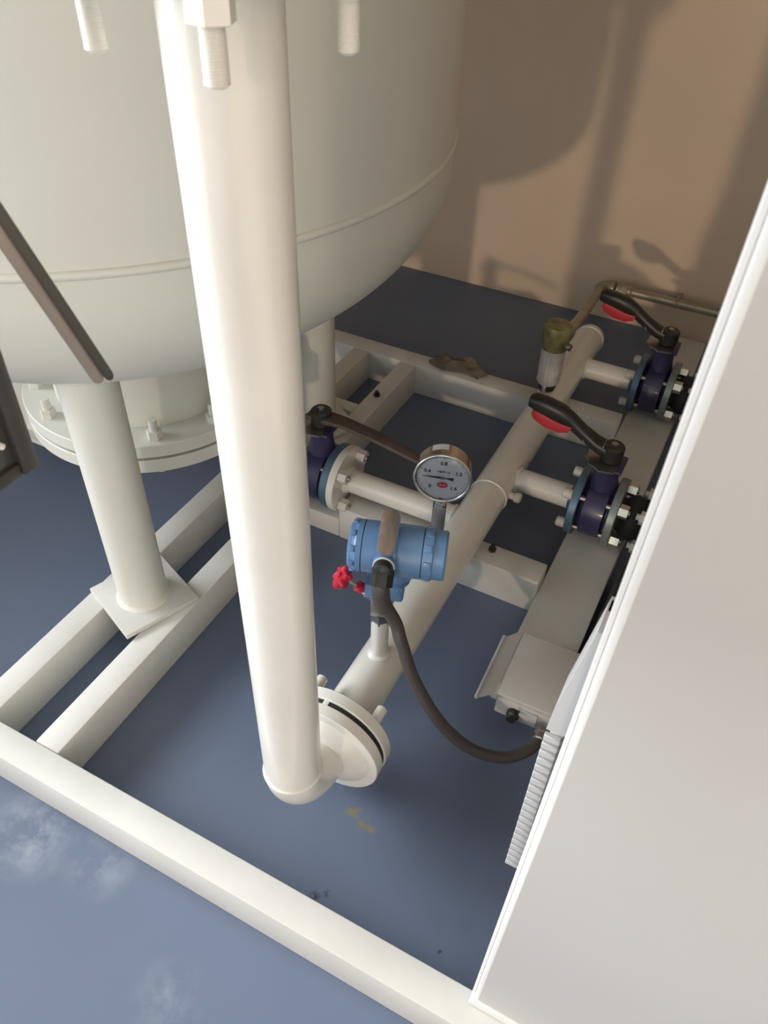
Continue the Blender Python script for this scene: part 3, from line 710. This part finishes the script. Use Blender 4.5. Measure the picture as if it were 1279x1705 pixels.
# ------------------------------------------------------------------ slotted wire duct on the cabinet's side
t = thing('wire_duct', (-0.030, 0.52, 0.10), 'white slotted wiring duct beside the left edge of the grey cabinet', 'duct')
MB().box((-0.034, 0.506, 0.29), (-0.019, 0.55, 0.625), 0.001).build('duct_body', 'pvc', t)
nrib = 21
for k in range(nrib):
    z = 0.293 + k * 0.0155
    MB().box((-0.0385, 0.500, z), (-0.020, 0.5059, z + 0.0105), 0.0008, seg=1).build('slot_rib', 'pvc', t)
mb = MB(); mb.prism([(-0.0385, 0.625), (-0.0365, 0.66), (-0.020, 0.80), (-0.0055, 0.80), (-0.0055, 0.625)], 0.05, frame_mtx((0, 0.55, 0), X, Z, -Y)); mb.build('duct_cover', 'pvc', t)
MB().box((-0.0185, 0.53, 0.0), (-0.0150, 0.545, 0.80)).build('mounting_rail', 'pvc', t)

# ------------------------------------------------------------------ junction box
t = thing('junction_box', (-0.11, 0.93, 0.058), 'grey sheet-metal junction box with a tilted side flap on the wide beam', 'junction box')
jm = Matrix.Translation((-0.115, 0.960, -0.040)) @ Matrix.Rotation(math.radians(1.5), 4, 'Z')
MB().box((-0.058, -0.084, 0.0985), (0.060, 0.080, 0.144), 0.003, jm).build('box_body', 'grey', t)
MB().box((-0.061, -0.079, 0.1445), (0.066, 0.083, 0.1525), 0.002, jm).build('lid', 'grey', t)
MB().prism([(-0.004, 0.085), (-0.030, 0.048), (-0.030, -0.112), (-0.004, -0.085)], 0.003, jm @ Matrix.Translation((-0.060, 0, 0.150)) @ Matrix.Rotation(math.radians(14), 4, 'Y')).build('side_flap', 'pvc', t)
MB().tube([jm @ V((-0.091, 0.050, 0.159)), jm @ V((-0.091, -0.112, 0.159))], 0.0035, 8).build('flap_hem', 'pvc', t)
MB().box((-0.010, -0.090, 0.106), (0.025, -0.084, 0.141), 0.001, jm).build('gland_plate', 'pvc', t)
mb = MB(); mb.lathe([(0, 0), (0.0125, 0), (0.0125, 0.010), (0.009, 0.014), (0.009, 0.019), (0, 0.019)], jm @ V((-0.020, -0.084, 0.120)), -Y, 20); mb.build('blanking_plug', 'black', t)
mb = MB(); mb.cyl(jm @ V((-0.012, -0.088, 0.134)), jm @ V((-0.010, -0.097, 0.146)), 0.0025, seg=8); mb.build('cable_tie', 'black', t)

# ------------------------------------------------------------------ black pump end beside the wide beam
t = thing('pump_motor', (0.02, 1.15, 0), 'black pump motor end between the wide beam and the grey cabinet', 'motor')
MB().lathe([(0, 0), (0.052, 0), (0.056, 0.004), (0.056, 0.055), (0.050, 0.060), (0.050, 0.30), (0, 0.30)], (-0.005, 1.055, 0.060), Y, 36).build('housing', 'black', t)
MB().lathe([(0.0505, 0), (0.0520, 0), (0.0520, 0.085), (0.0505, 0.085), (0.0505, 0)], (-0.005, 1.125, 0.060), Y, 36).build('band', 'frame_dark', t)
MB().box((-0.040, 1.10, 0.0), (0.030, 1.30, 0.022), 0.002).build('foot', 'black', t)

# ------------------------------------------------------------------ rag on the rear beam
mb = MB(); nx, ny = 18, 10; grid = []
for top in (1, 0):
    g = []
    for i in range(nx + 1):
        row = []
        for j in range(ny + 1):
            u_, v2 = i / nx * 2 - 1, j / ny * 2 - 1
            e = max(0.0, 1 - (abs(u_) ** 3 + abs(v2) ** 3) * 0.8)
            zb = BT + 0.002 if (v2 < 0.15) else max(0.012, BT + 0.002 - (v2 - 0.15) * 0.05)
            x = -0.695 + 0.082 * u_ + 0.012 * math.sin(5 * v2 + 2); y = 1.925 + 0.045 * v2 + 0.008 * math.sin(4 * u_)
            z = zb + 0.003 + (e * (0.020 + 0.012 * math.sin(6 * u_ + 3 * v2) * math.cos(5 * v2 - u_)) if top else 0)
            row.append(mb.bm.verts.new((x, y, z)))
        g.append(row)
    grid.append(g)
for g, fl_ in ((grid[0], 0), (grid[1], 1)):
    for i in range(nx):
        for j in range(ny): mb.bm.faces.new((g[i][j], g[i + 1][j], g[i + 1][j + 1], g[i][j + 1]))
edge = [(i, 0) for i in range(nx)] + [(nx, j) for j in range(ny)] + [(i, ny) for i in range(nx, 0, -1)] + [(0, j) for j in range(ny, 0, -1)]
for k in range(len(edge)):
    a, b2 = edge[k], edge[(k + 1) % len(edge)]
    mb.bm.faces.new((grid[0][a[0]][a[1]], grid[0][b2[0]][b2[1]], grid[1][b2[0]][b2[1]], grid[1][a[0]][a[1]]))
o = mb.build('rag', 'scrap'); o['label'] = 'crumpled brown rag draped over the rear beam of the skid frame'; o['category'] = 'rag'

# ------------------------------------------------------------------ dark framed panel at the left
t = thing('instrument_panel', (-0.465, 0.20, 0.96), 'dark-framed glass instrument panel at the left edge in front of the tank', 'panel')
px0, px1, py0, py1, pz0, pz1 = -0.476, -0.454, 0.10, 0.310, 0.958, 1.56
MB().box((px0, py1 - 0.016, pz0), (px1, py1, pz1), 0.002).build('frame_stile', 'frame_dark', t)
MB().box((px0, py0, pz0), (px1, py0 + 0.016, pz1), 0.002).build('frame_stile', 'frame_dark', t)
MB().box((px0, py0 + 0.016, pz1 - 0.02), (px1, py1 - 0.016, pz1), 0.002).build('frame_rail', 'frame_dark', t)
MB().box((px0, py0 + 0.016, pz0), (px1 - 0.002, py1 - 0.016, pz0 + 0.012), 0.002).build('frame_rail', 'frame_dark', t)
gp_ = MB().box((px0 + 0.008, py0 + 0.016, pz0 + 0.012), (px1 - 0.006, py1 - 0.016, pz1 - 0.02)).build('glass_pane', 'glass_dark', t)
mb = MB(); mb.tube([(px1 - 0.006, 0.2805, 1.004), (px1 - 0.006, 0.2825, 0.995), (px1 - 0.006, 0.2880, 0.989)], 0.0028, 10); mb.build('sticker', 'white', t)
MB().box((-2.63, 0.18, 1.50), (px0 - 0.0005, 0.22, 1.54), 0.002).build('wall_arm', 'frame_dark', t)
t = thing('stay_bar', (-0.41, 0.35, 1.03), 'grey steel stay bar slanting down in front of the tank with a rounded tip', 'bar')
p0, p1 = V((-0.409, 0.353, 1.030)), V((-0.435, 0.297, 1.229))
d = (p1 - p0).normalized(); view = (V((0, 0, 1.36)) - p0).normalized(); sd_ = d.cross(view).normalized(); nn = sd_.cross(d)
L_ = (p1 - p0).length
def strip(w0, w1, zt, name, mt_, n0):
    poly = [(w0, L_), (w0, 0.006)] + [((w0 + w1) / 2 - (w1 - w0) / 2 * math.cos(a), 0.006 - 0.006 * math.sin(a)) for a in (i / 6 * math.pi for i in range(1, 6))] + [(w1, 0.006), (w1, L_)]
    MB().prism(poly, zt, frame_mtx(p0 + nn * n0, sd_, d, nn), 0.0008).build(name, mt_, t)
strip(-0.0082, 0.0010, 0.005, 'web', 'bar', 0.0)
strip(0.0004, 0.0078, 0.005, 'lip', 'frame_dark', 0.0036)
MB().tube([p0 + d * (L_ - 0.01), V((-0.442, 0.28, 1.27)), V((-0.450, 0.26, 1.31)), V((-0.462, 0.25, 1.32))], 0.005, 10).build('hinge_rod', 'bar', t)
